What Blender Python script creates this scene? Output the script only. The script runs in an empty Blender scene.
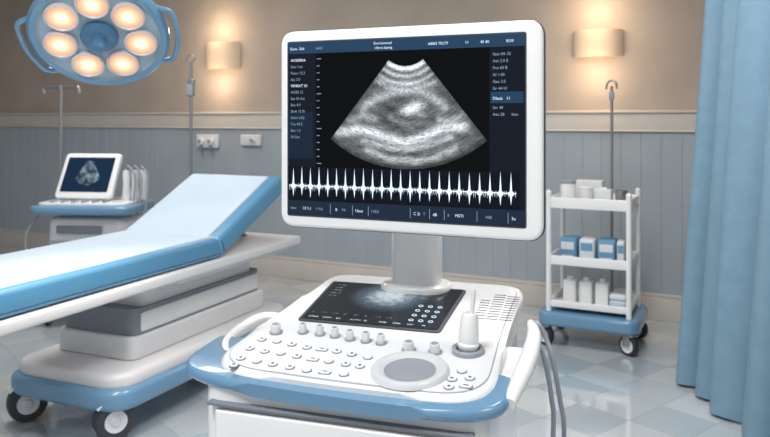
import bpy, bmesh, math, random
from mathutils import Matrix, Vector
random.seed(4)
F=750.0; CX=385.0; HY=118.0; CH=1.35
scene=bpy.context.scene
W={}
# ---------------------------------------------------------------- materials
def lin(c):
    return tuple(((v/255.0)/12.92 if v/255.0<=0.04045 else ((v/255.0+0.055)/1.055)**2.4) for v in c)
MC={}
def mat(name,rgb,rough=0.45,metal=0.0,noise=0.04,scale=6.0,bump=0.0,bscale=80.0,emis=0.0,coat=0.0,ecol=None,spec=0.5,sub=0.0):
    if name in MC: return MC[name]
    m=bpy.data.materials.new(name); m.use_nodes=True
    nt=m.node_tree; p=nt.nodes['Principled BSDF']
    c=lin(rgb)
    tc=nt.nodes.new('ShaderNodeTexCoord')
    if noise>0:
        n=nt.nodes.new('ShaderNodeTexNoise'); n.inputs['Scale'].default_value=scale; n.inputs['Detail'].default_value=4
        r=nt.nodes.new('ShaderNodeValToRGB')
        r.color_ramp.elements[0].position=0.3; r.color_ramp.elements[1].position=0.7
        r.color_ramp.elements[0].color=tuple(v*(1-noise) for v in c)+(1,)
        r.color_ramp.elements[1].color=tuple(min(1,v*(1+noise)) for v in c)+(1,)
        nt.links.new(tc.outputs['Object'],n.inputs['Vector']); nt.links.new(n.outputs['Fac'],r.inputs['Fac'])
        nt.links.new(r.outputs['Color'],p.inputs['Base Color'])
    else: p.inputs['Base Color'].default_value=c+(1,)
    if bump>0:
        n2=nt.nodes.new('ShaderNodeTexNoise'); n2.inputs['Scale'].default_value=bscale; n2.inputs['Detail'].default_value=3
        b=nt.nodes.new('ShaderNodeBump'); b.inputs['Strength'].default_value=bump; b.inputs['Distance'].default_value=0.01
        nt.links.new(tc.outputs['Object'],n2.inputs['Vector']); nt.links.new(n2.outputs['Fac'],b.inputs['Height']); nt.links.new(b.outputs['Normal'],p.inputs['Normal'])
    p.inputs['Roughness'].default_value=rough; p.inputs['Metallic'].default_value=metal
    p.inputs['Coat Weight'].default_value=coat
    p.inputs['Specular IOR Level'].default_value=spec
    if emis>0:
        p.inputs['Emission Color'].default_value=lin(ecol or rgb)+(1,); p.inputs['Emission Strength'].default_value=emis
    MC[name]=m; return m
white=mat('white_plastic',(238,238,237),0.24,noise=0.015,coat=0.4)
white2=mat('offwhite_plastic',(221,222,224),0.32,noise=0.02)
grey=mat('grey_plastic',(150,156,164),0.4,noise=0.03)
dgrey=mat('dark_grey_plastic',(62,66,74),0.4,noise=0.03)
seam=mat('seam_grey',(120,126,134),0.5,noise=0.02)
black=mat('rubber_black',(40,42,46),0.6,noise=0.05)
blue=mat('blue_plastic',(104,146,178),0.24,noise=0.02,coat=0.5)
vinyl=mat('blue_vinyl',(84,140,176),0.34,noise=0.03,bump=0.05,bscale=40,coat=.15)
sheet=mat('pale_blue_sheet',(190,206,219),0.7,noise=0.03,bump=0.14,bscale=9)
bwhite=mat('bed_white',(216,215,216),0.3,noise=0.02)
steel=mat('brushed_steel',(165,167,170),0.32,metal=0.8,noise=0.03)
glassk=mat('screen_glass',(8,12,20),0.12,noise=0.0,emis=0.5,ecol=(12,20,34),spec=.2)
scrblack=mat('screen_black',(2,3,5),0.15,noise=0.0,spec=.15)
cream=mat('cream_trim',(204,198,190),0.5,noise=0.03)
wallup=mat('warm_plaster',(176,163,152),0.85,noise=0.09,scale=2.0,bump=0.15,bscale=14)
wains=mat('bluegrey_boards',(164,173,180),0.5,noise=0.05,scale=3)
ceilm=mat('ceiling_paint',(225,222,216),0.9,noise=0.02)
curt=mat('curtain_blue',(120,151,171),0.9,noise=0.05,scale=14,bump=0.08,bscale=120)
txt=mat('screen_text_glow',(120,142,165),0.5,noise=0,emis=0.5,spec=.1)
txtw=mat('screen_text_bright',(190,205,218),0.5,noise=0,emis=0.7,spec=.1)
hdr=mat('screen_header_blue',(20,42,64),0.4,noise=0,emis=0.35,ecol=(40,78,112),spec=.2)
wavem=mat('waveform_glow',(200,215,230),0.5,noise=0,emis=0.75,spec=.1)
boxb=mat('carton_blue',(104,154,188),0.6,noise=0.06,scale=20)
boxw=mat('carton_white',(222,224,226),0.6,noise=0.04)

# ---------------------------------------------------------------- builder
class B:
    def __init__(s): s.bm=bmesh.new(); s.mats=[]
    def mi(s,m):
        if m not in s.mats: s.mats.append(m)
        return s.mats.index(m)
    def merge(s,t,m,mtx=None):
        if mtx is not None: t.transform(mtx)
        i=s.mi(m)
        bmesh.ops.recalc_face_normals(t,faces=t.faces[:])
        for f in t.faces: f.material_index=i
        me=bpy.data.meshes.new('t'); t.to_mesh(me); t.free()
        s.bm.from_mesh(me); bpy.data.meshes.remove(me)
    def box(s,c,sz,m,bev=0.0,rot=None,seg=3,taper=None):
        t=bmesh.new(); bmesh.ops.create_cube(t,size=1)
        for v in t.verts:
            k=1.0
            if taper and v.co.z>0: k=taper
            v.co=Vector((v.co.x*sz[0]*k,v.co.y*sz[1]*k,v.co.z*sz[2]))
        if bev>0: bmesh.ops.bevel(t,geom=t.edges[:]+t.verts[:],offset=bev,segments=seg,profile=0.5,affect='EDGES',clamp_overlap=True)
        M=Matrix.Translation(c)
        if rot: M=M@rot
        s.merge(t,m,M); return s
    def cyl(s,c,r,h,m,r2=None,rot=None,bev=0.0,seg=32,caps=True):
        t=bmesh.new(); bmesh.ops.create_cone(t,cap_ends=caps,segments=seg,radius1=r,radius2=r if r2 is None else r2,depth=h)
        if bev>0:
            es=[e for e in t.edges if len(e.link_faces)==2 and any(len(f.verts)>4 for f in e.link_faces)]
            bmesh.ops.bevel(t,geom=es,offset=bev,segments=3,profile=0.5,affect='EDGES')
        M=Matrix.Translation(c)
        if rot: M=M@rot
        s.merge(t,m,M); return s
    def lathe(s,prof,m,mtx=None,seg=40,sy=1.0,a0=0,a1=2*math.pi):
        t=bmesh.new(); full=abs(a1-a0-2*math.pi)<1e-6
        n=seg if full else seg+1
        rings=[]
        for (r,z) in prof:
            if r<1e-6: rings.append([t.verts.new((0,0,z))])
            else: rings.append([t.verts.new((r*math.cos(a0+(a1-a0)*i/seg),sy*r*math.sin(a0+(a1-a0)*i/seg),z)) for i in range(n)])
        for a,b in zip(rings,rings[1:]):
            for i in range(seg):
                j=(i+1)%n
                if len(a)==1 and len(b)==1: continue
                if len(a)==1: t.faces.new((a[0],b[i],b[j]))
                elif len(b)==1: t.faces.new((a[i],a[j],b[0]))
                else: t.faces.new((a[i],a[j],b[j],b[i]))
        s.merge(t,m,mtx); return s
    def tube(s,pts,r,m,closed=False,sub=6,seg=12,flat=1.0):
        P=[Vector(p) for p in pts]; n=len(P); Q=[]; RR=[]
        rl=list(r) if isinstance(r,(list,tuple)) else [r]*n
        if sub>1 and n>2:
            rng=range(n if closed else n-1)
            for i in rng:
                p0=P[(i-1)%n] if (closed or i>0) else P[0]; p1=P[i]; p2=P[(i+1)%n]; p3=P[(i+2)%n] if (closed or i+2<n) else P[-1]
                for k in range(sub):
                    u=k/sub
                    Q.append(0.5*((2*p1)+(p2-p0)*u+(2*p0-5*p1+4*p2-p3)*u*u+(3*p1-p0-3*p2+p3)*u**3))
                    RR.append(rl[i]*(1-u)+rl[(i+1)%n]*u)
            if not closed: Q.append(P[-1]); RR.append(rl[-1])
        else: Q=P; RR=rl
        t=bmesh.new(); rings=[]; up=None; N=len(Q)
        for i,q in enumerate(Q):
            if closed: d=(Q[(i+1)%N]-Q[i-1])
            else: d=(Q[min(i+1,N-1)]-Q[max(i-1,0)])
            d.normalize()
            if up is None:
                up=Vector((0,0,1)) if abs(d.z)<0.9 else Vector((1,0,0))
            up=(up-d*up.dot(d)).normalized(); sd=d.cross(up)
            rings.append([t.verts.new(q+(sd*math.cos(2*math.pi*k/seg)+up*flat*math.sin(2*math.pi*k/seg))*RR[i]) for k in range(seg)])
        m2=N if closed else N-1
        for i in range(m2):
            a=rings[i]; b=rings[(i+1)%N]
            for k in range(seg): t.faces.new((a[k],a[(k+1)%seg],b[(k+1)%seg],b[k]))
        if not closed: t.faces.new(rings[0]); t.faces.new(rings[-1])
        s.merge(t,m); return s
    def prism(s,out,z0,z1,m,bev=0.0,mtx=None,seg=4):
        t=bmesh.new(); vs=[t.verts.new((p[0],p[1],z0)) for p in out]
        f=t.faces.new(vs)
        r=bmesh.ops.extrude_face_region(t,geom=[f])
        for v in r['geom']:
            if isinstance(v,bmesh.types.BMVert): v.co.z=z1
        if bev>0:
            es=[e for e in t.edges if abs(e.verts[0].co.z-e.verts[1].co.z)<1e-7]
            bmesh.ops.bevel(t,geom=es,offset=bev,segments=seg,profile=0.5,affect='EDGES')
        s.merge(t,m,mtx); return s
    def quad(s,pts,m):
        t=bmesh.new(); t.faces.new([t.verts.new(p) for p in pts])
        i=s.mi(m)
        t.faces.ensure_lookup_table(); t.faces[0].material_index=i
        me=bpy.data.meshes.new('t'); t.to_mesh(me); t.free(); s.bm.from_mesh(me); bpy.data.meshes.remove(me); return s
    def text(s,body,x,y,size,m,z=0.0,rotz=0.0,align='LEFT',sx=1.0):
        cu=bpy.data.curves.new('t','FONT'); cu.body=body; cu.size=size; cu.align_x=align; cu.resolution_u=2
        ob=bpy.data.objects.new('t',cu); scene.collection.objects.link(ob)
        dg=bpy.context.evaluated_depsgraph_get(); dg.update()
        me=bpy.data.meshes.new_from_object(ob.evaluated_get(dg))
        me.transform(Matrix.Translation((x,y,z))@Matrix.Rotation(rotz,4,'Z')@Matrix.Diagonal((sx,1,1,1)))
        i=s.mi(m); 
        for p in me.polygons: p.material_index=i
        k=len(s.bm.faces); s.bm.from_mesh(me); s.bm.faces.ensure_lookup_table()
        for f in s.bm.faces[k:]: f.material_index=i
        bpy.data.objects.remove(ob); bpy.data.curves.remove(cu); bpy.data.meshes.remove(me); return s
    def done(s,name,M,parent=None,smooth=True,angle=35,recenter=True,**props):
        me=bpy.data.meshes.new(name)
        if recenter and len(s.bm.verts):
            xs=[v.co for v in s.bm.verts]
            lo=Vector((min(v.x for v in xs),min(v.y for v in xs),min(v.z for v in xs)))
            hi=Vector((max(v.x for v in xs),max(v.y for v in xs),max(v.z for v in xs)))
            c=(lo+hi)/2
            bmesh.ops.translate(s.bm,verts=s.bm.verts[:],vec=-c); M=M@Matrix.Translation(c)
        s.bm.to_mesh(me); s.bm.free()
        for m in s.mats: me.materials.append(m)
        if smooth:
            me.shade_smooth(); me.set_sharp_from_angle(angle=math.radians(angle))
        return place(name,me,M,parent,**props)
def place(name,data,M,parent=None,**props):
    ob=bpy.data.objects.new(name,data); scene.collection.objects.link(ob)
    if parent is not None:
        ob.parent=parent; ob.matrix_parent_inverse=W[parent.name].inverted()
    ob.matrix_basis=M; W[ob.name]=M.copy()
    for k,v in props.items(): ob[k]=v
    return ob
def frame(x,y,z,yaw): return Matrix.Translation((x,y,z))@Matrix.Rotation(-math.radians(yaw),4,'Z')
def root(name,M,label,category,**kw):
    o=place(name,None,M,None,label=label,category=category,**kw); o.empty_display_size=0.1; return o
def hit(px,py,M):
    d=Vector(((px-CX)/F,1.0,(HY-py)/F)); o=Vector((0,0,CH)); Mi=M.inverted()
    ol=Mi@o; dl=Mi.to_3x3()@d; t=-ol.z/dl.z; p=ol+dl*t; return p.x,p.y
def P(px,py,Y): return Vector(((px-CX)/F*Y,Y,CH+(HY-py)/F*Y))
def roundpoly(cs,n=8):
    out=[]; N=len(cs)
    for i,(x,y,r) in enumerate(cs):
        p=Vector((x,y)); a=Vector(cs[i-1][:2]); b=Vector(cs[(i+1)%N][:2])
        da=(a-p); db=(b-p); ra=min(r,da.length*.48); rb=min(r,db.length*.48)
        if r<=0: out.append((x,y)); continue
        A=p+da.normalized()*ra; C=p+db.normalized()*rb
        for k in range(n+1):
            u=k/n
            q=A*(1-u)**2+p*2*u*(1-u)+C*u*u; out.append((q.x,q.y))
    return out
def rrect(w,h,r,cx=0,cy=0): return roundpoly([(cx-w/2,cy-h/2,r),(cx+w/2,cy-h/2,r),(cx+w/2,cy+h/2,r),(cx-w/2,cy+h/2,r)])
RX=lambda a:Matrix.Rotation(math.radians(a),4,'X')
RY=lambda a:Matrix.Rotation(math.radians(a),4,'Y')
RZ=lambda a:Matrix.Rotation(math.radians(a),4,'Z')
def axes(o,x,y,z):
    return Matrix(((x[0],y[0],z[0],o[0]),(x[1],y[1],z[1],o[1]),(x[2],y[2],z[2],o[2]),(0,0,0,1)))

# ---------------------------------------------------------------- room
RYAW=26.5
RM=frame(0,0,0,RYAW); T0=5.31; SL,SR=-7.6,1.35; TF=-2.2; HT=3.0
WM=RM@Matrix.Translation((0,T0,0))@RX(90)      # wall plane: x=s, y=z up, z toward room
fm=bpy.data.materials.new('diamond_floor_tiles'); fm.use_nodes=True
nt=fm.node_tree; p=nt.nodes['Principled BSDF']; tc=nt.nodes.new('ShaderNodeTexCoord')
mp=nt.nodes.new('ShaderNodeMapping'); mp.inputs['Rotation'].default_value=(0,0,math.radians(24))
ck=nt.nodes.new('ShaderNodeTexBrick'); ck.offset=0.0; ck.squash=1.0
ck.inputs['Scale'].default_value=1.0; ck.inputs['Brick Width'].default_value=0.27; ck.inputs['Row Height'].default_value=0.27
ck.inputs['Mortar Size'].default_value=0.003; ck.inputs['Mortar Smooth'].default_value=0.5; ck.inputs['Bias'].default_value=0
ck.inputs['Color1'].default_value=lin((220,223,224))+(1,); ck.inputs['Color2'].default_value=lin((196,205,210))+(1,); ck.inputs['Mortar'].default_value=lin((184,192,198))+(1,)
nz=nt.nodes.new('ShaderNodeTexNoise'); nz.inputs['Scale'].default_value=2.5; nz.inputs['Detail'].default_value=6
mx=nt.nodes.new('ShaderNodeMixRGB'); mx.blend_type='MULTIPLY'; mx.inputs[0].default_value=0.26
ck2=nt.nodes.new('ShaderNodeTexChecker'); ck2.inputs['Scale'].default_value=1/0.27
ck2.inputs['Color1'].default_value=(1,1,1,1); ck2.inputs['Color2'].default_value=(.78,.85,.90,1)
mx2=nt.nodes.new('ShaderNodeMixRGB'); mx2.blend_type='MULTIPLY'; mx2.inputs[0].default_value=0.62
L=nt.links.new
L(tc.outputs['Object'],mp.inputs['Vector']); L(mp.outputs['Vector'],ck.inputs['Vector']); L(tc.outputs['Object'],nz.inputs['Vector'])
mz=nt.nodes.new('ShaderNodeMapping'); mz.inputs['Location'].default_value=(0,0,.1); L(mp.outputs['Vector'],mz.inputs['Vector']); L(mz.outputs['Vector'],ck2.inputs['Vector'])
L(ck.outputs['Color'],mx.inputs[1]); L(nz.outputs['Fac'],mx.inputs[2]); L(mx.outputs[0],mx2.inputs[1]); L(ck2.outputs['Color'],mx2.inputs[2])
L(mx2.outputs[0],p.inputs['Base Color']); p.inputs['Roughness'].default_value=0.10; p.inputs['Coat Weight'].default_value=1.0; p.inputs['Coat Roughness'].default_value=.05; p.inputs['Specular IOR Level'].default_value=.7
b=B(); b.box(((SL+SR)/2,(T0+TF)/2,-0.05),(SR-SL+.4,T0-TF+.4,0.1),fm); b.done('floor',RM,smooth=False,kind='structure',recenter=False)
b=B(); b.box(((SL+SR)/2,(T0+TF)/2,HT+0.05),(SR-SL+.4,T0-TF+.4,0.1),ceilm); b.done('ceiling',RM,smooth=False,kind='structure')
b=B(); b.box(((SL+SR)/2,T0+0.06,HT/2),(SR-SL+.4,0.12,HT),wallup); b.done('wall_back',RM,smooth=False,kind='structure')
b=B(); b.box((SR+.06,(T0+TF)/2,HT/2),(.12,T0-TF,HT),wallup); b.done('wall_right',RM,smooth=False,kind='structure')
b=B(); b.box((SL-.06,(T0+TF)/2,HT/2),(.12,T0-TF,HT),wallup); b.done('wall_left',RM,smooth=False,kind='structure')
def boards(length,z0,z1,th=0.02,pitch=0.13):
    t=bmesh.new(); prof=[]; x=0
    while x<length:
        e=min(x+pitch,length); g=0.0035
        prof+=[(x,th-0.003),(x+g,th),(e-g,th)] 
        x=e
    prof.append((length,th-0.003))
    lo=[t.verts.new((a,-d,z0)) for a,d in prof]; hi=[t.verts.new((a,-d,z1)) for a,d in prof]
    for i in range(len(prof)-1): t.faces.new((lo[i],lo[i+1],hi[i+1],hi[i]))
    bk=[t.verts.new((0,0,z0)),t.verts.new((length,0,z0)),t.verts.new((length,0,z1)),t.verts.new((0,0,z1))]
    t.faces.new(bk)
    return t
def wallset(idx,M,length):
    b=B(); b.merge(boards(length,0.18,1.26),wains); b.done('trim_%d'%idx,M,kind='structure',smooth=False)
    b=B(); b.box((length/2,-0.014,1.325),(length,0.028,0.13),cream,0.006); b.box((length/2,-0.022,1.392),(length,0.044,0.02),cream,0.006)
    b.box((length/2,-0.020,1.262),(length,0.040,0.014),cream,0.005)
    b.done('trim_%d'%(idx+1),M,kind='structure')
wallset(1,RM@Matrix.Translation((SL,T0,0)),SR-SL)
wallset(3,RM@Matrix.Translation((SL,TF,0))@RZ(90),T0-TF)
wallset(5,RM@Matrix.Translation((SR,T0,0))@RZ(-90),T0-TF)
for nm,M,l in (('baseboard_back',RM@Matrix.Translation((SL,T0,0)),SR-SL),('baseboard_left',RM@Matrix.Translation((SL,TF,0))@RZ(90),T0-TF),('baseboard_right',RM@Matrix.Translation((SR,T0,0))@RZ(-90),T0-TF)):
    b=B(); b.box((l/2,-0.014,0.075),(l,0.028,0.15),cream,0.004); b.box((l/2,-0.011,0.165),(l,0.022,0.03),cream,0.006); b.done(nm,M,kind='structure')

# ---------------------------------------------------------------- sconces
shade=mat('sconce_shade',(206,186,164),0.7,noise=0.03,emis=0.13,ecol=(255,214,170))
bulb=mat('bulb_glow',(255,230,190),0.5,noise=0,emis=4,ecol=(255,214,150))
for px,py,w,h in ((224,56,.36,.235),(598,44,.33,.185)):
    s_,z_=hit(px,py,WM)
    M=RM@Matrix.Translation((s_,T0,z_))
    r=root('wall_sconce',M,'cream half-drum wall sconce glowing warm on the plaster wall','wall lamp',group='wall sconces')
    b=B(); b.box((0,-.012,0),(.12,.024,.14),cream,.004); b.cyl((0,-.04,0),.012,.06,cream,rot=RX(90)); b.done('mounting_plate',M,r)
    b=B(); b.lathe([(w/2,-h/2),(w/2,h/2),(w/2-.006,h/2),(w/2-.006,-h/2),(w/2,-h/2)],shade,sy=.62,a0=math.pi,a1=2*math.pi,seg=36)
    b.done('lamp_shade',M@Matrix.Translation((0,-.002,0)),r)
    b=B(); b.lathe([(0,-.04),(.02,-.03),(.028,0),(.02,.03),(0,.04)],bulb,Matrix.Translation((0,-.06,0))); b.done('light_bulb',M,r)
    for dz,e in ((h/2+.12,4.8),(-h/2-.12,4.2)):
        li=bpy.data.lights.new('sconce_light','POINT'); li.energy=e; li.color=(1,.75,.50); li.shadow_soft_size=.1
        lo=bpy.data.objects.new('sconce_light',li); scene.collection.objects.link(lo); lo.parent=r; lo.matrix_parent_inverse=W[r.name].inverted(); lo.matrix_basis=M@Matrix.Translation((0,-.18,dz))
# wall outlets
def outlet(px,py,w,h,kind):
    s_,z_=hit(px,py,WM); M=RM@Matrix.Translation((s_,T0-.02,z_))
    r=root('wall_outlet',M,'white medical gas outlet with round valves on the boarded wall' if kind else 'small white socket box on the boarded wall','wall outlet')
    b=B(); b.box((0,-.02,0),(w,.04,h),white2,.01); b.done('outlet_box',M,r)
    n=2 if kind else 1
    for i in range(n):
        x=(-.055+.11*i) if kind else .04
        b=B(); b.cyl((x,-.055,.0),.034 if kind else .018,.03,white,rot=RX(90),bev=.006); b.cyl((x,-.075,.0),.016,.012,grey,rot=RX(90),bev=.003)
        if kind: b.cyl((x,-.055,-.06),.012,.07,steel)
        b.done('valve',M,r)
outlet(211,141,.24,.12,True); outlet(254,140,.21,.095,False)

# ---------------------------------------------------------------- curtain
M=frame(1.545,3.87,0,0)
cr=root('privacy_curtain',M,'floor-length pleated light blue privacy curtain hanging from a track','curtain')
b=B(); t=bmesh.new(); n=420; Lc=1.75; rows=[0.015,.25,.6,1.0,1.4,1.8,2.2,2.6]
grid=[]
for z in rows:
    row=[]; f=1-z/2.6
    for i in range(n+1):
        u=i/n; y=-Lc*u
        ph=2*math.pi*(u*8.6+0.26*math.sin(u*9)+0.06*math.sin(z*2+u*20))
        amp=.052*(0.8+.4*f)*(1+.3*math.sin(u*31))
        x=.068*z+amp*math.cos(ph)+.008*math.cos(ph*2.3+z*.5)+ .03*u*f
        y+= .036*math.sin(ph*1.0)*.8 
        row.append(t.verts.new((x,y,z)))
    grid.append(row)
for a,c in zip(grid,grid[1:]):
    for i in range(n): t.faces.new((a[i],a[i+1],c[i+1],c[i]))
b.merge(t,curt); o=b.done('curtain_fabric',M,cr,angle=80)
sm=o.modifiers.new('sub','SUBSURF'); sm.levels=1; sm.render_levels=1
b=B(); b.box((.175,-Lc/2,2.63),(.03,Lc+.1,.03),steel,.004)
for y in (-.1,-Lc/2,-Lc+.1): b.cyl((.175,y,2.82),.008,.36,steel,seg=12)
b.done('curtain_track',M,cr)

# ---------------------------------------------------------------- casters
def caster(M,pos,r,parent,ang=0,tm=black,hm=grey,w=.032,fork=steel,top=None,cover=False,h=.62):
    Mc=M@Matrix.Translation(pos)@RZ(ang)
    top=top or r*2+.02
    b=B(); b.cyl((0,0,top-.015),.018,.03,fork,seg=16)
    if cover:
        prof=[(R_*math.cos(math.radians(a_)),.01+r+R_*math.sin(math.radians(a_))) for R_ in (r*1.10,) for a_ in range(35,146,10)]
        out=[(p_[0],p_[1]) for p_ in prof]+[(p_[0]*.93,(p_[1]-r-.01)*.93+r+.01) for p_ in reversed(prof)]
        b.prism([(y_,z_) for y_,z_ in out],-w/2-.006,w/2+.006,white2,.002,axes((0,.01,0),(0,1,0),(0,0,1),(1,0,0)))
    else:
        b.box((0,.0,r*2-.0),(w+.022,r*1.1,.014),fork,.004)
        for sx in (-1,1): b.box((sx*(w/2+.008),.012,r*1.5),(.006,r*.8,r*1.15),fork,.003)
    c=b.done('caster',Mc,parent)
    b=B(); R=r
    b.lathe([(R*h,-w/2),(R*.9,-w/2),(R,-w*.28),(R,w*.28),(R*.9,w/2),(R*h,w/2)],tm,Matrix.Translation((0,.01,R))@RY(90),seg=36)
    for sg in (-1,1):
        b.lathe([(0,sg*(w/2+.004)),(R*.2,sg*(w/2+.004)),(R*.26,sg*(w/2-.002)),(R*(h-.04),sg*(w/2-.001)),(R*(h+.03),sg*(w/2+.001))],hm,Matrix.Translation((0,.01,R))@RY(90),seg=36)
    b.done('wheel',Mc,c)

# ---------------------------------------------------------------- examination bed
BM=frame(-1.3,2.54,0,23.2)
bed=root('examination_bed',BM@Matrix.Translation((-.3,1.0,0)),'light blue padded examination bed with raised backrest and white pedestal','hospital bed')
def slab(out_yz,x0,x1,m,bev=.02,seg=4):
    b=B(); Mx=axes((0,0,0),(0,1,0),(0,0,1),(1,0,0)); b.prism(out_yz,x0,x1,m,bev,Mx,seg); return b
b=slab(roundpoly([(-.12,.665,.02),(1.27,.665,.02),(1.27,.762,.035),(-.12,.762,.035)]),-.60,0,vinyl,.02); b.done('mattress',BM,bed,label='light blue vinyl mattress pad')
b=slab(roundpoly([(-.11,.750,.003),(1.245,.750,.003),(1.245,.768,.010),(-.11,.768,.010)]),-.575,-.045,sheet,.008); b.done('paper_cover',BM,bed,label='pale blue sheet over the pad')
ang=math.atan2(.25,.56)
by=Vector((math.cos(ang),math.sin(ang))); bn=Vector((-by.y,by.x))
def bp(u,v): q=Vector((1.255,.67))+by*u+bn*v; return (q.x,q.y)
b=slab(roundpoly([bp(0,0)+(.015,),bp(.66,0)+(.03,),bp(.665,.105)+(.05,),bp(-.0,.095)+(.02,)]),-.60,.012,vinyl,.022); b.done('backrest',BM,bed,label='raised light blue vinyl backrest pad')
b=slab(roundpoly([bp(-.02,.087)+(.003,),bp(.635,.09)+(.003,),bp(.62,.112)+(.01,),bp(-.02,.104)+(.005,)]),-.575,-.055,sheet,.008); b.done('backrest_cover',BM,bed,label='pale blue sheet over the backrest')
b=B(); b.box((-.30,.96,.635),(.62,2.14,.05),bwhite,.012); b.box((-.30,1.5,.60),(.5,1.0,.05),bwhite,.015)
b.done('bed_frame',BM,bed)
b=slab([bp(.05,-.02),bp(.6,-.02),bp(.6,-.002),bp(.05,-.002)],-.56,-.04,bwhite,.004)
b.tube([(-.3,1.95,.63),(-.3,1.72,.78)],.014,steel,sub=1); b.done('backrest_support',BM,bed)
lay=[(.28,.382,.76,1.84,-.57,-.11),(.390,.482,.80,1.80,-.56,-.12),(.490,.605,.85,1.75,-.54,-.14)]
b=B()
for z0,z1,y0,y1,x0,x1 in lay:
    out=roundpoly([(x0,y0,.055),(x1,y0,.055),(x1,y1,.055),(x0,y1,.055)]); b.prism(out,z0,z1,bwhite,.012)
b.prism(roundpoly([(-.555,.785,.05),(-.125,.785,.05),(-.125,1.80,.05),(-.555,1.80,.05)]),.27,.50,seam)
b.done('pedestal',BM,bed,label='stacked white plastic lift covers')
b=B(); out=roundpoly([(-.68,.55,.14),(.0,.55,.14),(.02,1.98,.14),(-.66,1.98,.14)]); b.prism(out,.13,.222,blue,.028); b.done('base_bumper',BM,bed,label='light blue base fairing')
b=B(); out=roundpoly([(-.655,.58,.13),(-.02,.58,.13),(-.005,1.95,.14),(-.64,1.95,.14)]); b.prism(out,.205,.280,bwhite,.028); b.done('base_cover',BM,bed)
for x,y in ((-.10,.62),(-.60,.62),(-.10,1.85),(-.58,1.85)):
    caster(BM,(x,y,0),.084,bed,ang=-35,w=.075,hm=white2,tm=mat('tyre_grey',(56,58,64),.5),top=.18,cover=True,h=.52)

# ---------------------------------------------------------------- small ultrasound unit behind bed
SM=frame(-1.96,5.0,0,4)
su=root('portable_ultrasound_unit',SM,'small white ultrasound unit with tilted screen and blue tray','medical device')
b=B(); b.box((.03,.05,.42),(.54,.42,.58),white2,.05,taper=.94); b.box((.0,-.165,.46),(.38,.012,.20),grey,.004); b.box((.0,-.168,.63),(.30,.012,.05),seam,.004); b.done('housing',SM,su)
b=B(); b.box((.02,.05,.11),(.6,.5,.07),grey,.03); bo=b.done('wheel_base',SM,su)
for x,y in ((-.22,-.15),(.26,-.15),(-.22,.25),(.26,.25)): caster(SM,(x,y,0),.04,su,w=.025,top=.09)
b=B(); out=roundpoly([(-.34,-.22,.10),(.36,-.22,.10),(.34,.28,.06),(-.31,.28,.06)]); b.prism(out,.725,.785,blue,.02); b.prism(roundpoly([(-.30,-.17,.08),(.31,-.17,.08),(.29,.24,.06),(-.27,.24,.06)]),.78,.80,white2,.008)
b.done('control_tray',SM,su,label='light blue rounded tray')
TM=SM@Matrix.Translation((-.035,.02,.965))@RZ(-4)@RX(-18)@RX(90)
b=B(); b.prism(roundpoly([(-.215,-.155,.03),(.19,-.155,.03),(.22,.155,.03),(-.175,.155,.03)]),-.04,0,white,.01)
b.box((0,-.13,-.06),(.14,.12,.06),white2,.02)
dm=b.done('display_panel',TM,su)
b=B(); b.prism(roundpoly([(-.178,-.112,.008),(.158,-.112,.008),(.183,.124,.008),(-.147,.124,.008)]),.0005,.003,mat('mini_glass',(10,24,40),.15,noise=0,emis=.6,ecol=(24,48,74),spec=.2)); b.done('screen',TM,dm,smooth=False)
imm=bpy.data.materials.new('mini_scan_glow'); imm.use_nodes=True; n_=imm.node_tree; p=n_.nodes['Principled BSDF']; p.inputs['Base Color'].default_value=(0.01,.01,.02,1)
a=n_.nodes.new('ShaderNodeTexCoord'); q=n_.nodes.new('ShaderNodeTexNoise'); q.inputs['Scale'].default_value=22; q.inputs['Detail'].default_value=6
k=n_.nodes.new('ShaderNodeValToRGB'); k.color_ramp.elements[0].position=.42; k.color_ramp.elements[0].color=lin((14,34,52))+(1,); k.color_ramp.elements[1].position=.72; k.color_ramp.elements[1].color=lin((160,190,205))+(1,)
n_.links.new(a.outputs['Object'],q.inputs['Vector']); n_.links.new(q.outputs['Fac'],k.inputs['Fac']); n_.links.new(k.outputs['Color'],p.inputs['Emission Color']); p.inputs['Emission Strength'].default_value=.8
b=B(); t=bmesh.new(); vs=[t.verts.new((.025*c+.005,.10,.004)) for c in (-1,1)]
vs+= [t.verts.new((.005+.13*math.sin(math.radians(a_)),.13-.20*math.cos(math.radians(a_)),.004)) for a_ in range(44,-45,-6)]
t.faces.new(vs); b.merge(t,imm); b.done('scan_image',TM,dm,smooth=False)
for i in range(3):
    b=B(); x=.235+.045*i; b.lathe([(0,0),(.024,0),(.03,.03),(.022,.1),(.026,.17),(.02,.2),(0,.205)],white2,Matrix.Translation((x,.02+.03*i,.80)),seg=20)
    b.tube([(x,.02+.03*i,1.0),(x+.02,.0,1.03),(x+.07,-.01,.95),(x+.05,-.02,.7)],.006,grey)
    b.done('probe_handle',SM,su,label='small white probe with grey cable')
b=B(); b.tube([(-.28,-.1,.74),(-.36,-.15,.6),(-.34,-.16,.42),(-.27,-.12,.40),(-.22,-.1,.55)],.008,grey); b.done('cable',SM,su)
for i in range(6):
    for j in range(2): b=B(); b.cyl((-.2+.07*i,-.13+.05*j,.805),.013,.014,grey,seg=12); b.done('key',SM,su,group='tray keys')

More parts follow.
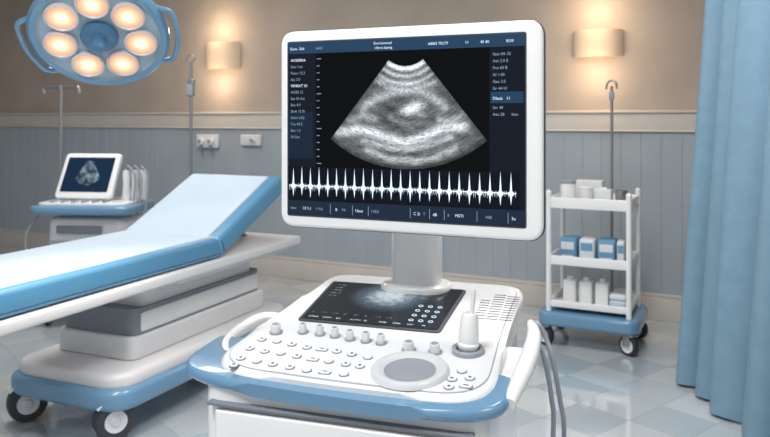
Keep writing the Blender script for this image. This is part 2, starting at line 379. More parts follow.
# ---------------------------------------------------------------- IV stands
def ivstand(px,Y,ztop,label,arms):
    base=P(px,118,Y); M=frame(base.x,Y,0,15)
    r=root('iv_stand',M,label,'iv stand')
    b=B(); b.cyl((0,0,ztop/2+.03),.012,ztop-.06,steel,seg=16); b.cyl((0,0,.75),.018,.06,dgrey,seg=16); b.done('pole',M,r)
    b=B()
    for i in range(5):
        a=2*math.pi*i/5; b.tube([(0,0,.11),(.12*math.cos(a),.12*math.sin(a),.10),(.27*math.cos(a),.27*math.sin(a),.06)],.011,steel)
        b.lathe([(0,-.012),(.022,-.012),(.028,0),(.022,.012),(0,.012)],black,Matrix.Translation((.27*math.cos(a),.27*math.sin(a),.028))@RX(90),seg=16)
    b.done('star_base',M,r)
    b=B()
    if arms==2:
        b.tube([(-.16,0,ztop-.05),(-.155,0,ztop-.0),(-.13,0,ztop),(0,0,ztop),(.13,0,ztop),(.155,0,ztop),(.16,0,ztop-.05)],.014,steel,sub=3)
        b.cyl((0,0,ztop),.02,.03,steel,seg=14); b.done('hook',M,r)
    else:
        b.tube([(-.035,0,ztop-.02),(-.035,0,ztop+.02),(0,0,ztop+.05),(.03,0,ztop+.02),(.0,0,ztop-.02)],.007,steel); b.done('hook',M,r)
        b=B(); b.box((0,-.01,ztop-.22),(.06,.04,.09),grey,.01); b.box((.01,-.01,ztop-.16),(.05,.03,.05),steel,.006); b.done('clamp',M,r)
ivstand(61,5.8,1.59,'steel iv stand with double hook bar',2)
ivstand(191,5.7,1.78,'slim steel iv stand with clamp near the bed backrest',1)

# ---------------------------------------------------------------- supply trolley
CM=frame(1.262,4.53,0,26.5); cw,cd=.46,.36
ct=root('supply_trolley',CM,'white three-tier medical supply trolley with blue base on casters','medical cart')
for x in (-1,1):
    for y in (-1,1):
        b=B(); b.cyl((x*cw/2,y*cd/2,.555),.016,.70,white,seg=16); b.lathe([(0,.02),(.014,.014),(.018,0),(.014,-.01)],white,Matrix.Translation((x*cw/2,y*cd/2,.905)),seg=16); b.done('post',CM,ct)
def tray(z,h,t=.012):
    b=B(); b.box((0,0,z),(cw-.01,cd-.01,t),white2,.003)
    for s in (-1,1):
        b.box((0,s*(cd/2-.0),z+h/2-.005),(cw,.014,h),white,.005); b.box((s*(cw/2),0,z+h/2-.005),(.014,cd,h),white,.005)
    return b
tray(.82,.065).done('top_tray',CM,ct); tray(.485,.055).done('shelf',CM,ct); tray(.235,.04).done('shelf',CM,ct)
b=B(); b.prism(rrect(cw+.12,cd+.12,.08),.125,.205,blue,.02); b.done('base',CM,ct,label='light blue rounded base')
for x in (-1,1):
    for y in (-1,1): caster(CM,(x*(cw/2+.01),y*(cd/2+.01),0),.060,ct,ang=60,w=.04,hm=white2,top=.135,h=.66)
b=B(); b.tube([(.07,cd/2+.02,.2),(.07,cd/2+.02,1.0),(.07,cd/2+.02,1.55)],.009,steel,sub=1); b.tube([(.035,cd/2+.02,1.53),(.045,cd/2+.02,1.57),(.07,cd/2+.02,1.585),(.095,cd/2+.02,1.57),(.1,cd/2+.02,1.53)],.007,steel)
b.box((.07,cd/2+.02,1.49),(.03,.03,.05),grey,.005); b.box((.07,cd/2+.012,.87),(.04,.03,.03),grey,.004); b.done('iv_pole',CM,ct)
def item(name,build,x,y,z,label,cat,yaw=0,**kw):
    b=B(); build(b); b.done(name,CM@Matrix.Translation((x,y,z))@RZ(yaw),label=label,category=cat,recenter=False,**kw)
zt=.827
item('storage_jar',lambda b:(b.cyl((0,0,.065),.045,.13,white,bev=.006),b.cyl((0,0,.138),.047,.02,grey,bev=.004)),-.14,-.07,zt,'white jar with grey lid on the trolley top','jar')
item('storage_jar',lambda b:(b.cyl((0,0,.05),.038,.10,white2,bev=.005),b.cyl((0,0,.106),.040,.014,white,bev=.004)),-.03,-.08,zt,'small pale jar on the trolley top','jar')
item('gauze_box',lambda b:(b.box((0,0,.05),(.10,.08,.10),boxw,.008),b.box((0,0,.104),(.05,.03,.012),white,.005)),.065,-.05,zt,'white gauze box on the trolley top','box')
item('steel_cup',lambda b:b.lathe([(0,0),(.03,0),(.036,.10),(.033,.10),(.028,.004),(0,.004)],steel),.17,-.07,zt,'open steel cup on the trolley top','cup')
item('carton',lambda b:b.box((0,0,.07),(.16,.09,.14),boxw,.006),-.04,.08,zt,'pale carton at the rear of the trolley top','box')
zm=.493
for i,(x,w_) in enumerate(((-.13,.10),(-.02,.09),(.09,.10),(.17,.045))):
    item('supply_carton',lambda b:(b.box((0,0,.07),(w_,.14,.14),boxb if i%2==0 else boxw,.012),b.box((0,-.071,.095),(w_*.76,.002,.045),boxw if i%2==0 else boxb,0),b.box((0,-.0715,.03),(w_*.7,.002,.018),boxw,0)),x,-.05,zm,('soft blue pack with white label' if i%2==0 else 'soft white pack with blue label')+' on the middle shelf','box',yaw=(i-1)*2,group='packs on the middle shelf')
zl=.243
for i,x in enumerate((-.13,-.035,.06)):
    item('dispenser_bottle',lambda b:(b.prism(rrect(.078,.08,.02),0,.13,white,.008),b.cyl((0,0,.14),.018,.02,white2,seg=20)),x,-.05,zl,'square white plastic bottle on the bottom shelf','bottle',group='bottles on the bottom shelf')
item('folded_towel',lambda b:(b.box((0,0,.02),(.1,.2,.04),sheet,.014),b.box((0,0,.058),(.1,.2,.036),boxw,.014)),.155,-.0,zl,'folded towels on the bottom shelf','towel')

# ---------------------------------------------------------------- surgical lamp
lc=P(100,34,2.8); tocam=Vector((.354,-.935,0)); nn=(tocam*.84+Vector((-.14,0,-.80))).normalized()
zx=-nn; xx=(Vector((1,0,0))-zx*zx.x).normalized(); yy=zx.cross(xx)
LM=axes(lc,xx,yy,zx)@Matrix.Scale(.84,4)
lamp=root('surgical_lamp',LM,'round blue operating lamp with glowing warm spotlights above the bed','surgical light')
lg=bpy.data.materials.new('spot_glow'); lg.use_nodes=True; n_=lg.node_tree; p=n_.nodes['Principled BSDF']; p.inputs['Base Color'].default_value=(.5,.3,.2,1)
a=n_.nodes.new('ShaderNodeTexCoord'); vl=n_.nodes.new('ShaderNodeVectorMath'); vl.operation='LENGTH'
k=n_.nodes.new('ShaderNodeValToRGB'); k.color_ramp.elements[0].position=.026; k.color_ramp.elements[0].color=(1,.92,.78,1); k.color_ramp.elements[1].position=.064; k.color_ramp.elements[1].color=(.55,.22,.11,1)
e_=k.color_ramp.elements.new(.044); e_.color=(.95,.54,.32,1)
n_.links.new(a.outputs['Object'],vl.inputs[0]); n_.links.new(vl.outputs['Value'],k.inputs['Fac']); n_.links.new(k.outputs['Color'],p.inputs['Emission Color']); p.inputs['Emission Strength'].default_value=1.08
b=B(); b.lathe([(0,.13),(.08,.13),(.13,.11),(.22,.085),(.28,.05),(.298,.015),(.300,-.012),(.286,-.026),(.26,-.022)],blue,seg=64); b.done('dome',LM,lamp,label='light blue domed housing',recenter=False)
b=B(); b.lathe([(.262,-.0225),(.25,-.012),(.1,-.008),(0,-.008)],mat('lamp_under',(160,178,192),.3,noise=.02),seg=64); b.done('underside',LM,lamp,recenter=False)
for i in range(7):
    a_=2*math.pi*(i+.35)/7; c=(.176*math.cos(a_),.176*math.sin(a_),0)
    Ml=LM@Matrix.Translation(c)
    b=B(); b.lathe([(.072,-.01),(.072,-.026),(.066,-.030),(.061,-.022)],white2,seg=36); q=b.done('spotlight_ring',Ml,lamp,recenter=False)
    b=B(); b.lathe([(.062,-.023),(.03,-.026),(0,-.028)],lg,seg=36); b.done('spotlight',Ml,q,recenter=False)
b=B(); b.lathe([(.08,-.005),(.08,-.03),(.066,-.042),(.036,-.046),(.032,-.05),(.034,-.09),(.027,-.11),(0,-.115)],mat('deep_blue',(74,120,156),.3),seg=32); b.done('centre_handle',LM,lamp,recenter=False,label='blue hub with grip handle')
for a0 in (8,172):
    b=B(); pts=[(.29*math.cos(math.radians(a0-32)),.29*math.sin(math.radians(a0-32)),0)]
    pts+=[(.335*math.cos(math.radians(a0+d)),.335*math.sin(math.radians(a0+d)),0) for d in (-24,-12,0,12,24)]
    pts.append((.29*math.cos(math.radians(a0+32)),.29*math.sin(math.radians(a0+32)),0))
    b.tube(pts,.012,blue); b.done('rim_handle',LM,lamp)
top=LM@Vector((0,0,.12))
b=B(); b.tube([top,top+Vector((-.02,.03,.12)),top+Vector((-.1,.1,.3)),top+Vector((-.2,.15,.55)),Vector((top.x-.2,top.y+.15,2.6)),Vector((top.x-.2,top.y+.15,2.99))],.024,white2)
b.cyl((top.x-.2,top.y+.15,2.97),.11,.06,white2,bev=.01); b.done('arm',Matrix.Identity(4),lamp)
sp=bpy.data.lights.new('surgical_spot','SPOT'); sp.energy=52; sp.color=(1,.90,.80); sp.spot_size=math.radians(100); sp.spot_blend=.8; sp.shadow_soft_size=.2
so=bpy.data.objects.new('surgical_spot',sp); scene.collection.objects.link(so); so.parent=lamp; so.matrix_parent_inverse=LM.inverted()
so.matrix_basis=Matrix.Translation(LM@Vector((0,0,-.18)))

# ================================================================ ULTRASOUND MACHINE
UY=18; UM=frame(-.09,1.32,0,UY)
um=root('ultrasound_machine',UM@Matrix.Translation((0,.3,0)),'white wheeled ultrasound machine with large monitor and blue front bumper','ultrasound machine')
al=math.atan2(.07,.55)
DM=UM@Matrix.Translation((0,0,.88))@Matrix.Rotation(al,4,'X')
b=B(); b.prism(roundpoly([(-.27,-.02,.08),(.27,-.02,.08),(.25,.66,.08),(-.25,.66,.08)]),.10,.19,white2,.03); b.prism(roundpoly([(-.285,-.035,.09),(.285,-.035,.09),(.265,.4,.05),(-.265,.4,.05)]),.115,.155,blue,.012); bs=b.done('base',UM,um)
for x,y in ((-.22,.06),(.22,.06),(-.2,.58),(.2,.58)): caster(UM,(x,y,0),.055,um,ang=20,w=.04,top=.12)
b=B(); b.prism(roundpoly([(-.275,.005,.05),(.27,.005,.05),(.24,.6,.05),(-.24,.6,.05)]),.18,.858,white,.012)
cab=b.done('cabinet',UM,um)
b=B(); b.box((.262,.30,.45),(.006,.3,.35),white2,.002,rot=RZ(2.9)); b.done('side_panel',UM,cab)
b=B(); b.box((0,.0,.822),(.50,.02,.006),seam,.002); b.done('front_seam',UM,cab,label='dark grey seam line')
for z0,z1 in ((.19,.40),(.41,.62),(.63,.812)):
    b=B(); b.prism(roundpoly([(-.235,-.011,.012),(.235,-.011,.012),(.235,.015,.002),(-.235,.015,.002)]),z0,z1,white,.004); b.box((0,-.012,z1-.06),(.14,.006,.016),seam,.003); b.done('drawer',UM,cab)
# console
con_out=roundpoly([(-.285,.015,.12),(0,-.004,.12),(.278,.0,.10),(.262,.30,.1),(.262,.575,.06),(-.230,.575,.06),(-.242,.30,.1)])
b=B(); b.prism(con_out,-.036,0,white,.014,seg=5)
b.prism([(x*.95,y*.93+.025) for x,y in con_out],-.066,-.034,white2,.01)
con=b.done('console',DM,um)
b=B(); inner=[(x*.945,.285+(y-.285)*.945) for x,y in con_out]; inner2=[(x*.951,.285+(y-.285)*.951) for x,y in con_out]
b.prism(inner2,-.001,.0012,mat('face_edge_grey',(160,166,174),.4)); b.prism(inner,-.001,.0024,mat('console_top',(228,229,231),.26,noise=.012),.001,seg=2); b.done('console_face',DM,con)
bump_out=roundpoly([(-.330,.18,.02),(-.348,.004,.15),(0,-.028,.16),(.304,-.022,.13),(.296,.13,.02)])
b=B(); b.prism(bump_out,-.034,-.009,blue,.0115,seg=5); b.done('front_bumper',DM,um,label='glossy light blue wraparound bumper')
def dk(px,py,z=0):
    x,y=hit(px,py,DM); return (x,y,z)
b=B(); b.tube([dk(283,306,-.03),dk(262,309,-.02),dk(240,321,-.018),dk(226,335,-.018),dk(228,346,-.02),dk(244,348,-.03)],.0115,white); b.done('side_handle',DM,um)
# hanging side probe
b=B(); b.prism(rrect(.06,.13,.02,.285,.20),-.045,-.015,white2,.008); b.done('probe_holder',DM,um)
pts=[dk(531,326,.006),dk(534,336,.004),dk(531,350,-.002),dk(525,364,-.008),dk(517,378,-.014),dk(509,392,-.022)]
b=B(); b.tube(pts,[.008,.0135,.0165,.0165,.0145,.011],white,seg=20); b.done('side_probe',DM,um,label='smooth white hand probe resting at the console side')
st=DM@Vector(pts[0])
def cab_(pts,r=.0048): 
    b=B(); b.tube(pts,r,grey,seg=10); b.done('probe_cable',Matrix.Identity(4),um)
en=[UM@Vector((.33,.30,.36)),UM@Vector((.235,.34,.33))]
cab_([st,P(538,324,1.52),P(546,338,1.52),P(553,362,1.5),P(560,400,1.5),P(564,440,1.5),P(556,560,1.55)]+en)
en=[UM@Vector((.31,.26,.30)),UM@Vector((.235,.28,.28))]
cab_([DM@Vector(dk(522,345,-.03)),P(538,345,1.48),P(545,362,1.46),P(551,395,1.46),P(553,437,1.46),P(540,580,1.5)]+en)
# touch screen
q=[hit(*c,DM) for c in ((297,322),(440,335),(467,292),(333,283))]
b=B(); b.prism(roundpoly([(x,y,.012) for x,y in q]),.001,.006,dgrey,.002)
ts=b.done('touch_screen',DM,con,label='dark glass touch screen in grey bezel')
cxq=sum(a[0] for a in q)/4; cyq=sum(a[1] for a in q)/4
qi=[(cxq+(x-cxq)*.955,cyq+(y-cyq)*.94) for x,y in q]
tg=bpy.data.materials.new('touch_glow'); tg.use_nodes=True; n_=tg.node_tree; p=n_.nodes['Principled BSDF']; p.inputs['Base Color'].default_value=(.006,.008,.012,1); p.inputs['Roughness'].default_value=.2; p.inputs['Specular IOR Level'].default_value=.25
a=n_.nodes.new('ShaderNodeTexCoord'); nz=n_.nodes.new('ShaderNodeTexNoise'); nz.inputs['Scale'].default_value=60; nz.inputs['Detail'].default_value=8; nz.inputs['Roughness'].default_value=.7
mpn=n_.nodes.new('ShaderNodeMapping'); mpn.inputs['Location'].default_value=(-.05,-.45,0); mpn.inputs['Scale'].default_value=(10,10,1)
gr=n_.nodes.new('ShaderNodeTexGradient'); gr.gradient_type='SPHERICAL'
mu=n_.nodes.new('ShaderNodeMath'); mu.operation='MULTIPLY'
k=n_.nodes.new('ShaderNodeValToRGB'); k.color_ramp.elements[0].position=.03; k.color_ramp.elements[0].color=lin((20,26,34))+(1,); k.color_ramp.elements[1].position=.42; k.color_ramp.elements[1].color=lin((220,236,246))+(1,)
e_=k.color_ramp.elements.new(.2); e_.color=lin((90,112,130))+(1,)
n_.links.new(a.outputs['Object'],nz.inputs['Vector']); n_.links.new(a.outputs['Object'],mpn.inputs['Vector']); n_.links.new(mpn.outputs['Vector'],gr.inputs['Vector'])
n_.links.new(nz.outputs['Fac'],mu.inputs[0]); n_.links.new(gr.outputs['Fac'],mu.inputs[1]); n_.links.new(mu.outputs[0],k.inputs['Fac']); n_.links.new(k.outputs['Color'],p.inputs['Emission Color']); p.inputs['Emission Strength'].default_value=.75
b=B(); b.prism(qi,.0062,.0068,tg); b.done('touch_display',DM,con,smooth=False)
def qp(u,v):
    a0=Vector(qi[0]); a1=Vector(qi[1]); a2=Vector(qi[2]); a3=Vector(qi[3]); s0=a0.lerp(a1,u); s1=a3.lerp(a2,u); r_=s0.lerp(s1,v); return r_.x,r_.y
rz=math.atan2(qi[1][1]-qi[0][1],qi[1][0]-qi[0][0])
b=B()
for i,wd in enumerate(('SCAN','GAIN','BZ','AUTO','D','TIME','CFM','PW','M')):
    x,y=qp(.04+.105*i,.05); b.text(wd,x,y,.0085,txtw,z=.0072,rotz=rz)
for i in range(8):
    x,y=qp(.04+.08*i,.16); b.text(random.choice(['o A','||','= I','[ ]']),x,y,.008,txt,z=.0072,rotz=rz)
b.done('menu_labels',DM,con,smooth=False); b=B()
for j in range(4):
    for i in range(3):
        x,y=qp(.78+.07*i,.16+.115*j); b.tube([(x+.005*math.cos(t_),y+.005*math.sin(t_),.0073) for t_ in (0,.8,1.6,2.4,3.2,4,4.8,5.6)],.0007,txtw,closed=True,sub=1,seg=6)
b.done('menu_icons',DM,con,smooth=False); b=B()
for j in range(5):
    x,y=qp(.05,.9-.075*j); b.text(['10 AIS','UI 40','TIS 2.4','Dep 12','G 1.0'][j],x,y,.008,txt,z=.0072,rotz=rz)
b.done('depth_readings',DM,con,smooth=False); b=B()
for j in range(4): x,y=qp(.74,.9-.07*j); b.text(['A SUNE  0.6','FR 28 HZ','Gn 54','MI 1.1'][j],x,y,.008,txt,z=.0072,rotz=rz)
b.done('scan_readings',DM,con,smooth=False)
# speaker grille: fine slots
b=B(); gq=[hit(*c,DM) for c in ((474,319),(512,322),(520,299),(484,294))]
g=[Vector(v) for v in gq]
gang=math.atan2(g[1].y-g[0].y,g[1].x-g[0].x)
for j in range(11):
    l0=g[0].lerp(g[3],j/10); l1=g[1].lerp(g[2],j/10); segs=((.0,.26),(.31,.62),(.67,1.0)) if j<8 else ((.31,.62),(.67,1.0))
    for s0,s1 in segs:
        p0=l0.lerp(l1,s0); p1=l0.lerp(l1,s1); c=(p0+p1)/2
        b.box((c.x,c.y,.0028),((p1-p0).length,.0016,.001),dgrey,rot=RZ(math.degrees(gang)))
b.done('speaker_grille',DM,con,smooth=False)
# knobs
for px,py in ((303,334),(320,336),(335,338),(350,341),(366,343),(381,345)):
    x,y=hit(px,py,DM)
    b=B(); b.cyl((x,y,.0125),.0082,.020,white2,r2=.0078,bev=.0012,seg=24); b.cyl((x,y,.004),.0108,.004,grey,seg=24); b.cyl((x,y,.0227),.005,.0008,grey,seg=20); b.done('knob',DM,con)
for px,py in ((409,352),(435,354),(276,334)):
    x,y=hit(px,py,DM)
    b=B(); b.cyl((x,y,.012),.0105,.019,white2,r2=.0100,bev=.0015,seg=24); b.cyl((x,y,.004),.0135,.004,grey,seg=24); b.cyl((x,y,.0217),.007,.0008,grey,seg=20); b.done('knob',DM,con)
keyA=mat('key_white',(240,240,242),.35,noise=.01); keyring=mat('key_ring',(126,134,146),.4)
keys=[(262,341),(277,343),(292,346),(307,349),(322,351),(337,353),(352,356),(368,359),
(250,350),(265,353),(281,355),(297,358),(313,361),(329,363),(346,366),
(241,360),(257,363),(273,366),(290,369),(307,372),(325,374),
(234,367),(344,376),(360,368),
(392,361),(462,373),(470,380),(452,381),(466,388),(449,389)]
mark=mat('key_mark',(80,90,104),.5)
for i,(px,py) in enumerate(keys):
    x,y=hit(px,py,DM); M=DM@Matrix.Translation((x,y,0)); b=B()
    if i%8==4: b.prism(rrect(.024,.015,.005),.0015,.0035,keyring,.0005); b.prism(rrect(.021,.012,.004),.003,.0055,keyA,.001); b.box((0,0,.0057),(.009,.0028,.0006),mark)
    else:
        b.cyl((0,0,.0028),.0094,.0025,keyring,seg=24); b.cyl((0,0,.0042),.0080,.0032,keyA,bev=.0008,seg=24)
        if i%3==0: b.box((0,0,.0060),(.007,.0022,.0006),mark); b.box((0,0,.0060),(.0022,.006,.0006),mark)
        elif i%3==2: b.cyl((0,0,.0060),.0030,.0006,mark,seg=12)
    b.done('key',M,con,group='console keys')
# trackpad ring
x,y=hit(410,373,DM); M=DM@Matrix.Translation((x,y,0))
b=B(); b.lathe([(.072,.002),(.071,.007),(.067,.0115),(.060,.0125),(.053,.010),(.047,.006),(.046,.002)],mat('ring_silver',(222,224,227),.22,metal=.15,noise=.01),seg=64); tr=b.done('trackball_ring',M,con,label='polished silver ring')
b=B(); b.lathe([(.0475,.0065),(.041,.0042),(.03,.0032),(0,.003)],mat('trackpad_grey',(150,156,163),.25),seg=48); b.done('trackpad',M,con)
# probe + cup
x,y=hit(468,353,DM); M=DM@Matrix.Translation((x,y,0))
b=B(); b.lathe([(.031,.001),(.031,.010),(.027,.013),(.022,.010),(.021,.003),(0,.003)],grey,seg=40); b.done('probe_cup',M,con)
Mp=UM@Matrix.Translation(UM.inverted()@(M@Vector((0,0,.006))))
pr=root('ultrasound_probe',Mp,'white conical ultrasound probe standing in the console cup','ultrasound probe')
b=B(); b.lathe([(0,0),(.016,0),(.020,.006),(.021,.012),(.0185,.016),(.0205,.022),(.0165,.062),(.0135,.070),(.011,.071),(0,.071)],white,seg=36,mtx=RY(3)); b.done('probe_body',Mp,pr)
b=B(); b.lathe([(.007,.068),(.0055,.073),(.0042,.078),(.004,.112),(.003,.116),(0,.117)],white2,seg=24,mtx=RY(6)); b.done('probe_stem',Mp,pr)

# column
b=B(); b.prism(rrect(.118,.08,.035,.012,.50),.93,1.24,white,.006); b.prism(rrect(.17,.12,.055,.012,.50),.925,.960,white,.012)
b.prism(rrect(.122,.084,.036,.012,.50),1.085,1.09,seam,.0); b.done('column',UM,um)
# monitor
yw=math.radians(22); xa=(math.cos(yw),-math.sin(yw),0); MM=axes((.0375,1.61,1.325),xa,(0,0,1),(-math.sin(yw),-math.cos(yw),0))
mw,mh=.60,.446
b=B(); b.prism(rrect(mw,mh,.035),-.038,0,white,.008,seg=4); b.prism(rrect(mw+.003,mh+.003,.036),-.022,-.009,dgrey,.001)
b.prism(rrect(mw*.8,mh*.75,.06),-.075,-.035,white2,.018); mon=b.done('monitor',MM,um,label='large white framed flat monitor')
b=B(); b.box((-.048,-.12,-.115),(.10,.16,.12),white2,.02); b.done('monitor_bracket',MM,um)
y0=-.5*mh+.028; y1=.5*mh-.027
x0=-mw/2+.022; x1=mw/2-.036
b=B(); b.prism(roundpoly([(x0-.003,y0-.003,.006),(x1+.003,y0-.003,.006),(x1+.003,y1+.003,.006),(x0-.003,y1+.003,.006)]),-.002,.0008,dgrey,.0003)
b.prism([(x0,y0),(x1,y0),(x1,y1),(x0,y1)],.0005,.0012,glassk); b.done('screen',MM,mon,smooth=False)
SW=x1-x0; SH=y1-y0
def mp_(px,py): return hit(px,py,MM)
def sy(v): return y0+SH*v
def sx_(u): return x0+SW*u
b=B()
def rc(u0,v0,u1,v1,m,z=.0014): b.quad([(sx_(u0),sy(v0),z),(sx_(u1),sy(v0),z),(sx_(u1),sy(v1),z),(sx_(u0),sy(v1),z)],m)
rc(0,.935,1,1,hdr); rc(0,0,1,.085,mat('toolbar_navy',(18,28,42),.4,noise=0,emis=.35,spec=.2,ecol=(30,48,70))); rc(.13,.28,.865,.935,scrblack); rc(0,.085,.98,.28,mat('trace_band_navy',(5,8,16),.3,noise=0,emis=.25,spec=.15,ecol=(12,22,40)))
rc(0,.33,.115,.60,mat('side_panel_navy',(16,30,48),.4,noise=0,emis=.25,spec=.2),.0013)
rc(.87,.64,.995,.70,hdr,.0016)
b.done('screen_regions',MM,mon,smooth=False)
# fan image
fanm=bpy.data.materials.new('scan_fan'); fanm.use_nodes=True; n_=fanm.node_tree; p=n_.nodes['Principled BSDF']; p.inputs['Base Color'].default_value=(.005,.005,.006,1); p.inputs['Roughness'].default_value=.3; p.inputs['Specular IOR Level'].default_value=.15
at=n_.nodes.new('ShaderNodeAttribute'); at.attribute_name='tissue'
uvn=n_.nodes.new('ShaderNodeUVMap'); uvn.uv_map='polar'
m1=n_.nodes.new('ShaderNodeMapping'); m1.inputs['Scale'].default_value=(22,58,1)
n1=n_.nodes.new('ShaderNodeTexNoise'); n1.inputs['Scale'].default_value=1.0; n1.inputs['Detail'].default_value=7; n1.inputs['Roughness'].default_value=.76; n1.inputs['Distortion'].default_value=.9
mr=n_.nodes.new('ShaderNodeMapRange'); mr.inputs['From Min'].default_value=.36; mr.inputs['From Max'].default_value=.66; mr.inputs['To Min'].default_value=.35; mr.inputs['To Max'].default_value=1.8
vm=n_.nodes.new('ShaderNodeVectorMath'); vm.operation='SCALE'
l=n_.links.new
l(uvn.outputs['UV'],m1.inputs['Vector']); l(m1.outputs['Vector'],n1.inputs['Vector']); l(n1.outputs['Fac'],mr.inputs['Value'])
l(at.outputs['Color'],vm.inputs[0]); l(mr.outputs['Result'],vm.inputs['Scale']); l(vm.outputs['Vector'],p.inputs['Emission Color']); p.inputs['Emission Strength'].default_value=1.0
ax_,ay_=mp_(406,137); ay_+=.217-.003
hw=math.radians(39); r0,r1=.062,.283
me=bpy.data.meshes.new('scan_fan'); NA,NR=160,130
vs=[];fs=[];uv=[];col=[]
def g2(x,y,cx,cy,sx,sy2,rot=0):
    dx=x-cx; dy=y-cy; return math.exp(-(((dx*math.cos(rot)+dy*math.sin(rot))/sx)**2+((-dx*math.sin(rot)+dy*math.cos(rot))/sy2)**2))
def arc(x,y,pts,wd):
    best=9
    for (ax,ay),(bx,by_) in zip(pts,pts[1:]):
        L2=(bx-ax)**2+(by_-ay)**2; t_=max(0,min(1,((x-ax)*(bx-ax)+(y-ay)*(by_-ay))/L2))
        d=math.hypot(x-ax-t_*(bx-ax),y-ay-t_*(by_-ay)); best=min(best,d)
    return math.exp(-(best/wd)**2)
A1=[(-.10,-.150),(-.07,-.132),(-.035,-.120),(.0,-.114),(.03,-.117),(.06,-.130),(.085,-.150)]
A2=[(-.16,-.205),(-.12,-.198),(-.08,-.203),(-.04,-.217),(.0,-.226),(.04,-.214),(.08,-.196),(.13,-.190)]
A2b=[(-.10,-.222),(-.05,-.236),(.0,-.243),(.05,-.232),(.10,-.214)]
A3=[(-.09,-.244),(-.04,-.260),(.02,-.266),(.07,-.254),(.11,-.236)]
A4=[(-.06,-.092),(-.02,-.100),(.03,-.099),(.06,-.104)]
A5=[(-.13,-.178),(-.10,-.168),(-.07,-.174)]
A6=[(.075,-.176),(.10,-.178),(.125,-.168)]
for j in range(NR+1):
    for i in range(NA+1):
        a_=-hw+2*hw*i/NA; r_=r0+(r1-r0)*j/NR
        x=r_*math.sin(a_); y=-r_*math.cos(a_); vs.append((ax_+x,ay_+y,.002)); uv.append((i/NA,j/NR))
        v=j/NR; n0=.17
        n0+=1.2*math.exp(-((v-.025)/.022)**2)+.6*math.exp(-((v-.10)/.018)**2)+.4*math.exp(-((v-.17)/.016)**2)+.2*math.exp(-((v-.24)/.02)**2)
        n0+=.28*arc(x,y,A4,.008)+.42*arc(x,y,A1,.010)+.85*arc(x,y,A2,.010)+.45*arc(x,y,A2b,.006)+.42*arc(x,y,A3,.007)+.32*arc(x,y,A5,.008)+.3*arc(x,y,A6,.008)
        n0*=1-.68*g2(x,y,.0,-.160,.055,.030,.1)
        n0*=1-.35*g2(x,y,.01,-.250,.06,.006,.0)
        n0+=1.25*g2(x,y,.014,-.153,.024,.011,.3)+.30*g2(x,y,.037,-.166,.014,.006,-.3)+.16*arc(x,y,[(-.035,-.172),(-.01,-.184),(.03,-.184)],.006)
        n0+=.03*math.sin(x*110+y*190)+.02*math.sin(y*310-x*80)
        n0*= .6+.4*min(1,(hw-abs(a_))/.12)
        if v>.95: n0*=max(.35,(1-v)/.05)
        n0=max(.015,n0*.84)
        col.append((n0*.92,n0*.99,n0*1.03,1))
for j in range(NR):
    for i in range(NA):
        a_=j*(NA+1)+i; fs.append((a_,a_+NA+1,a_+NA+2,a_+1))
me.from_pydata(vs,[],fs); ca=me.color_attributes.new('tissue','FLOAT_COLOR','POINT')
for i,c in enumerate(col): ca.data[i].color=c
ul=me.uv_layers.new(name='polar')
for lp in me.loops: ul.data[lp.index].uv=uv[lp.vertex_index]
me.materials.append(fanm); place('scan_image',me,MM,mon,label='grey fan-shaped ultrasound scan')
# waveform
b=B(); yb=sy(.172); nS=24; u0,u1=.005,.968
t=bmesh.new()
def tri(*pts): t.faces.new([t.verts.new((x,y,.0022)) for x,y in pts])
for i in range(nS):
    u=u0+(u1-u0)*(i+.5)/nS; x=sx_(u); dx=SW*(u1-u0)/nS
    h=SH*.108*(.94+.10*random.random()); d=SH*.066*(.9+.2*random.random())
    tri((x-dx*.12,yb),(x+dx*.12,yb),(x,yb+h)); tri((x-dx*.13,yb),(x,yb-d),(x+dx*.13,yb))
    tri((x-dx*.30,yb),(x+dx*.30,yb),(x,yb+h*.18)); tri((x-dx*.36,yb),(x,yb-d*.40),(x+dx*.36,yb))
    for k_ in (-.42,-.25,.25,.42):
        xx_=x+dx*k_; tri((xx_-dx*.03,yb),(xx_+dx*.03,yb),(xx_,yb+h*random.uniform(.05,.14))); tri((xx_-dx*.03,yb),(xx_,yb-d*random.uniform(.2,.55)),(xx_+dx*.03,yb))
i_=b.mi(wavem); me2=bpy.data.meshes.new('t'); t.to_mesh(me2); t.free(); b.bm.from_mesh(me2)
b.quad([(sx_(u0),yb-.0009,.0022),(sx_(u1),yb-.0009,.0022),(sx_(u1),yb+.0009,.0022),(sx_(u0),yb+.0009,.0022)],wavem)
b.done('waveform',MM,mon,smooth=False,label='white spiky pulse waveform')
b=B()
for i in range(16):
    v=.30+.6*i/15; rc(.135,v,.135+(.012 if i%5 else .02),v+.004,txt,.0018)
b.done('depth_scale',MM,mon,smooth=False)
T=lambda s_,u,v,sz,m=txtw: b.text(s_,sx_(u),sy(v),sz,m,z=.002)
b=B()
T('Euou  Sals',.01,.957,.0088); T('GASI',.13,.957,.0078,txt); b.done('header_text',MM,mon,smooth=False); b=B()
T('Enoresesioud',.39,.972,.0078); T('Ultrra Sasmg',.395,.946,.0078); b.done('header_text',MM,mon,smooth=False); b=B()
T('ABBIS TECTI',.62,.957,.0082); T('11',.77,.957,.0082); T('45 60',.83,.957,.0082); T('EOII',.93,.957,.0082)
b.done('header_text',MM,mon,smooth=False); b=B()
for i,s_ in enumerate(('AOSEIERA','Sasv 1sei','Fasen 12.3','Aai 3.0','VENEAT 20','AOSE 12','Sas 42 Aei','Bax 0.9','DeA 12 0i','AUsr 6.02','Tns 40 E','Bse 1.2','AI Soe')):
    T(s_,.012,.89-.037*i,.0086,txtw if i in(0,4) else txt)
b.done('parameter_list',MM,mon,smooth=False); b=B()
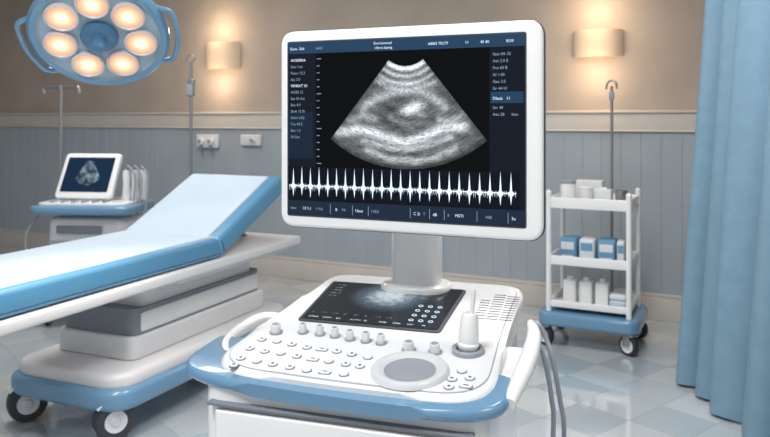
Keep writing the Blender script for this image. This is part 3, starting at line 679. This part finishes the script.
for i,s_ in enumerate(('Sass 0A 32','Aet 2.0 E','Fne 60 B','AI 1.00','Gae 3.0','Sir 44 01')):
    T(s_,.878,.89-.036*i,.0086,txt)
T('Dbuis   11',.878,.658,.0088); T('Ser 40',.878,.61,.0083,txt); T('Aee 2B',.878,.575,.0083,txt); T('Isee',.95,.575,.0083,txt)
b.done('measurement_list',MM,mon,smooth=False); b=B()
for i,(u,s_) in enumerate(((.012,'Iseu'),(.07,'UI 1.1'),(.13,'= Pai'),(.22,'R'),(.25,'Mi'),(.31,'Ueus'),(.38,'f 0DI'),(.56,'C 2i'),(.60,'T'),(.64,'dB'),(.70,'II'),(.73,'MSTI'),(.85,'HBI'),(.95,'Su'))):
    if i==7: b.done('toolbar_text',MM,mon,smooth=False); b=B()
    T(s_,u,.034,.0088,txtw if i%2 else txt)
b.done('toolbar_text',MM,mon,smooth=False); b=B()
for u in (.2,.3,.37,.55,.63,.69,.82,.94): rc(u-.004,.015,u-.002,.07,txt,.0018)
b.done('toolbar_dividers',MM,mon,smooth=False)

# ---------------------------------------------------------------- lights
panel=mat('fill_panel_glow',(240,244,250),.5,noise=0,emis=3.5,ecol=(245,247,252))  # glowing face of the added fill panels
def add_fill_panel(x,y,e,size,col,yaw=RYAW):  # unseen panels with area lamps, added at ceiling height to light the room
    M=frame(x,y,HT-.03,yaw)
    r=root('added_fill_panel',M,'square fill panel added overhead out of view','fill light')
    b=B(); b.box((0,0,.015),(size+.08,size+.08,.03),white2,.006); b.done('fill_panel_frame',M,r)
    b=B(); b.box((0,0,-.002),(size,size,.006),panel); b.done('fill_emitter',M,r)
    li=bpy.data.lights.new('fill_light','AREA'); li.shape='SQUARE'; li.size=size; li.energy=e; li.color=col
    o=bpy.data.objects.new('fill_light',li); scene.collection.objects.link(o); o.parent=r; o.matrix_parent_inverse=W[r.name].inverted(); o.matrix_basis=M@Matrix.Translation((0,0,-.02))
add_fill_panel(-.9,.4,53,.8,(.98,.99,1))
add_fill_panel(.75,2.6,42,.7,(1,.99,.97))
add_fill_panel(-1.9,4.2,38,1.0,(1,.97,.94))
add_fill_panel(1.2,.2,14,.8,(1,.98,.95))
w=bpy.data.worlds.new('World'); scene.world=w; w.use_nodes=True; w.node_tree.nodes['Background'].inputs[0].default_value=(.92,.95,1,1); w.node_tree.nodes['Background'].inputs[1].default_value=.54
# ---------------------------------------------------------------- camera
cd_=bpy.data.cameras.new('camera'); cam=bpy.data.objects.new('camera',cd_); scene.collection.objects.link(cam)
cam.location=(0,0,CH); cam.rotation_euler=(math.radians(90),0,0)
cd_.sensor_width=36; cd_.lens=F*36/770; cd_.shift_y=-(218.5-HY)/770
cd_.dof.use_dof=True; cd_.dof.focus_distance=1.55; cd_.dof.aperture_fstop=7.0
cd_.clip_start=.02
scene.camera=cam
scene.view_settings.view_transform='Standard'
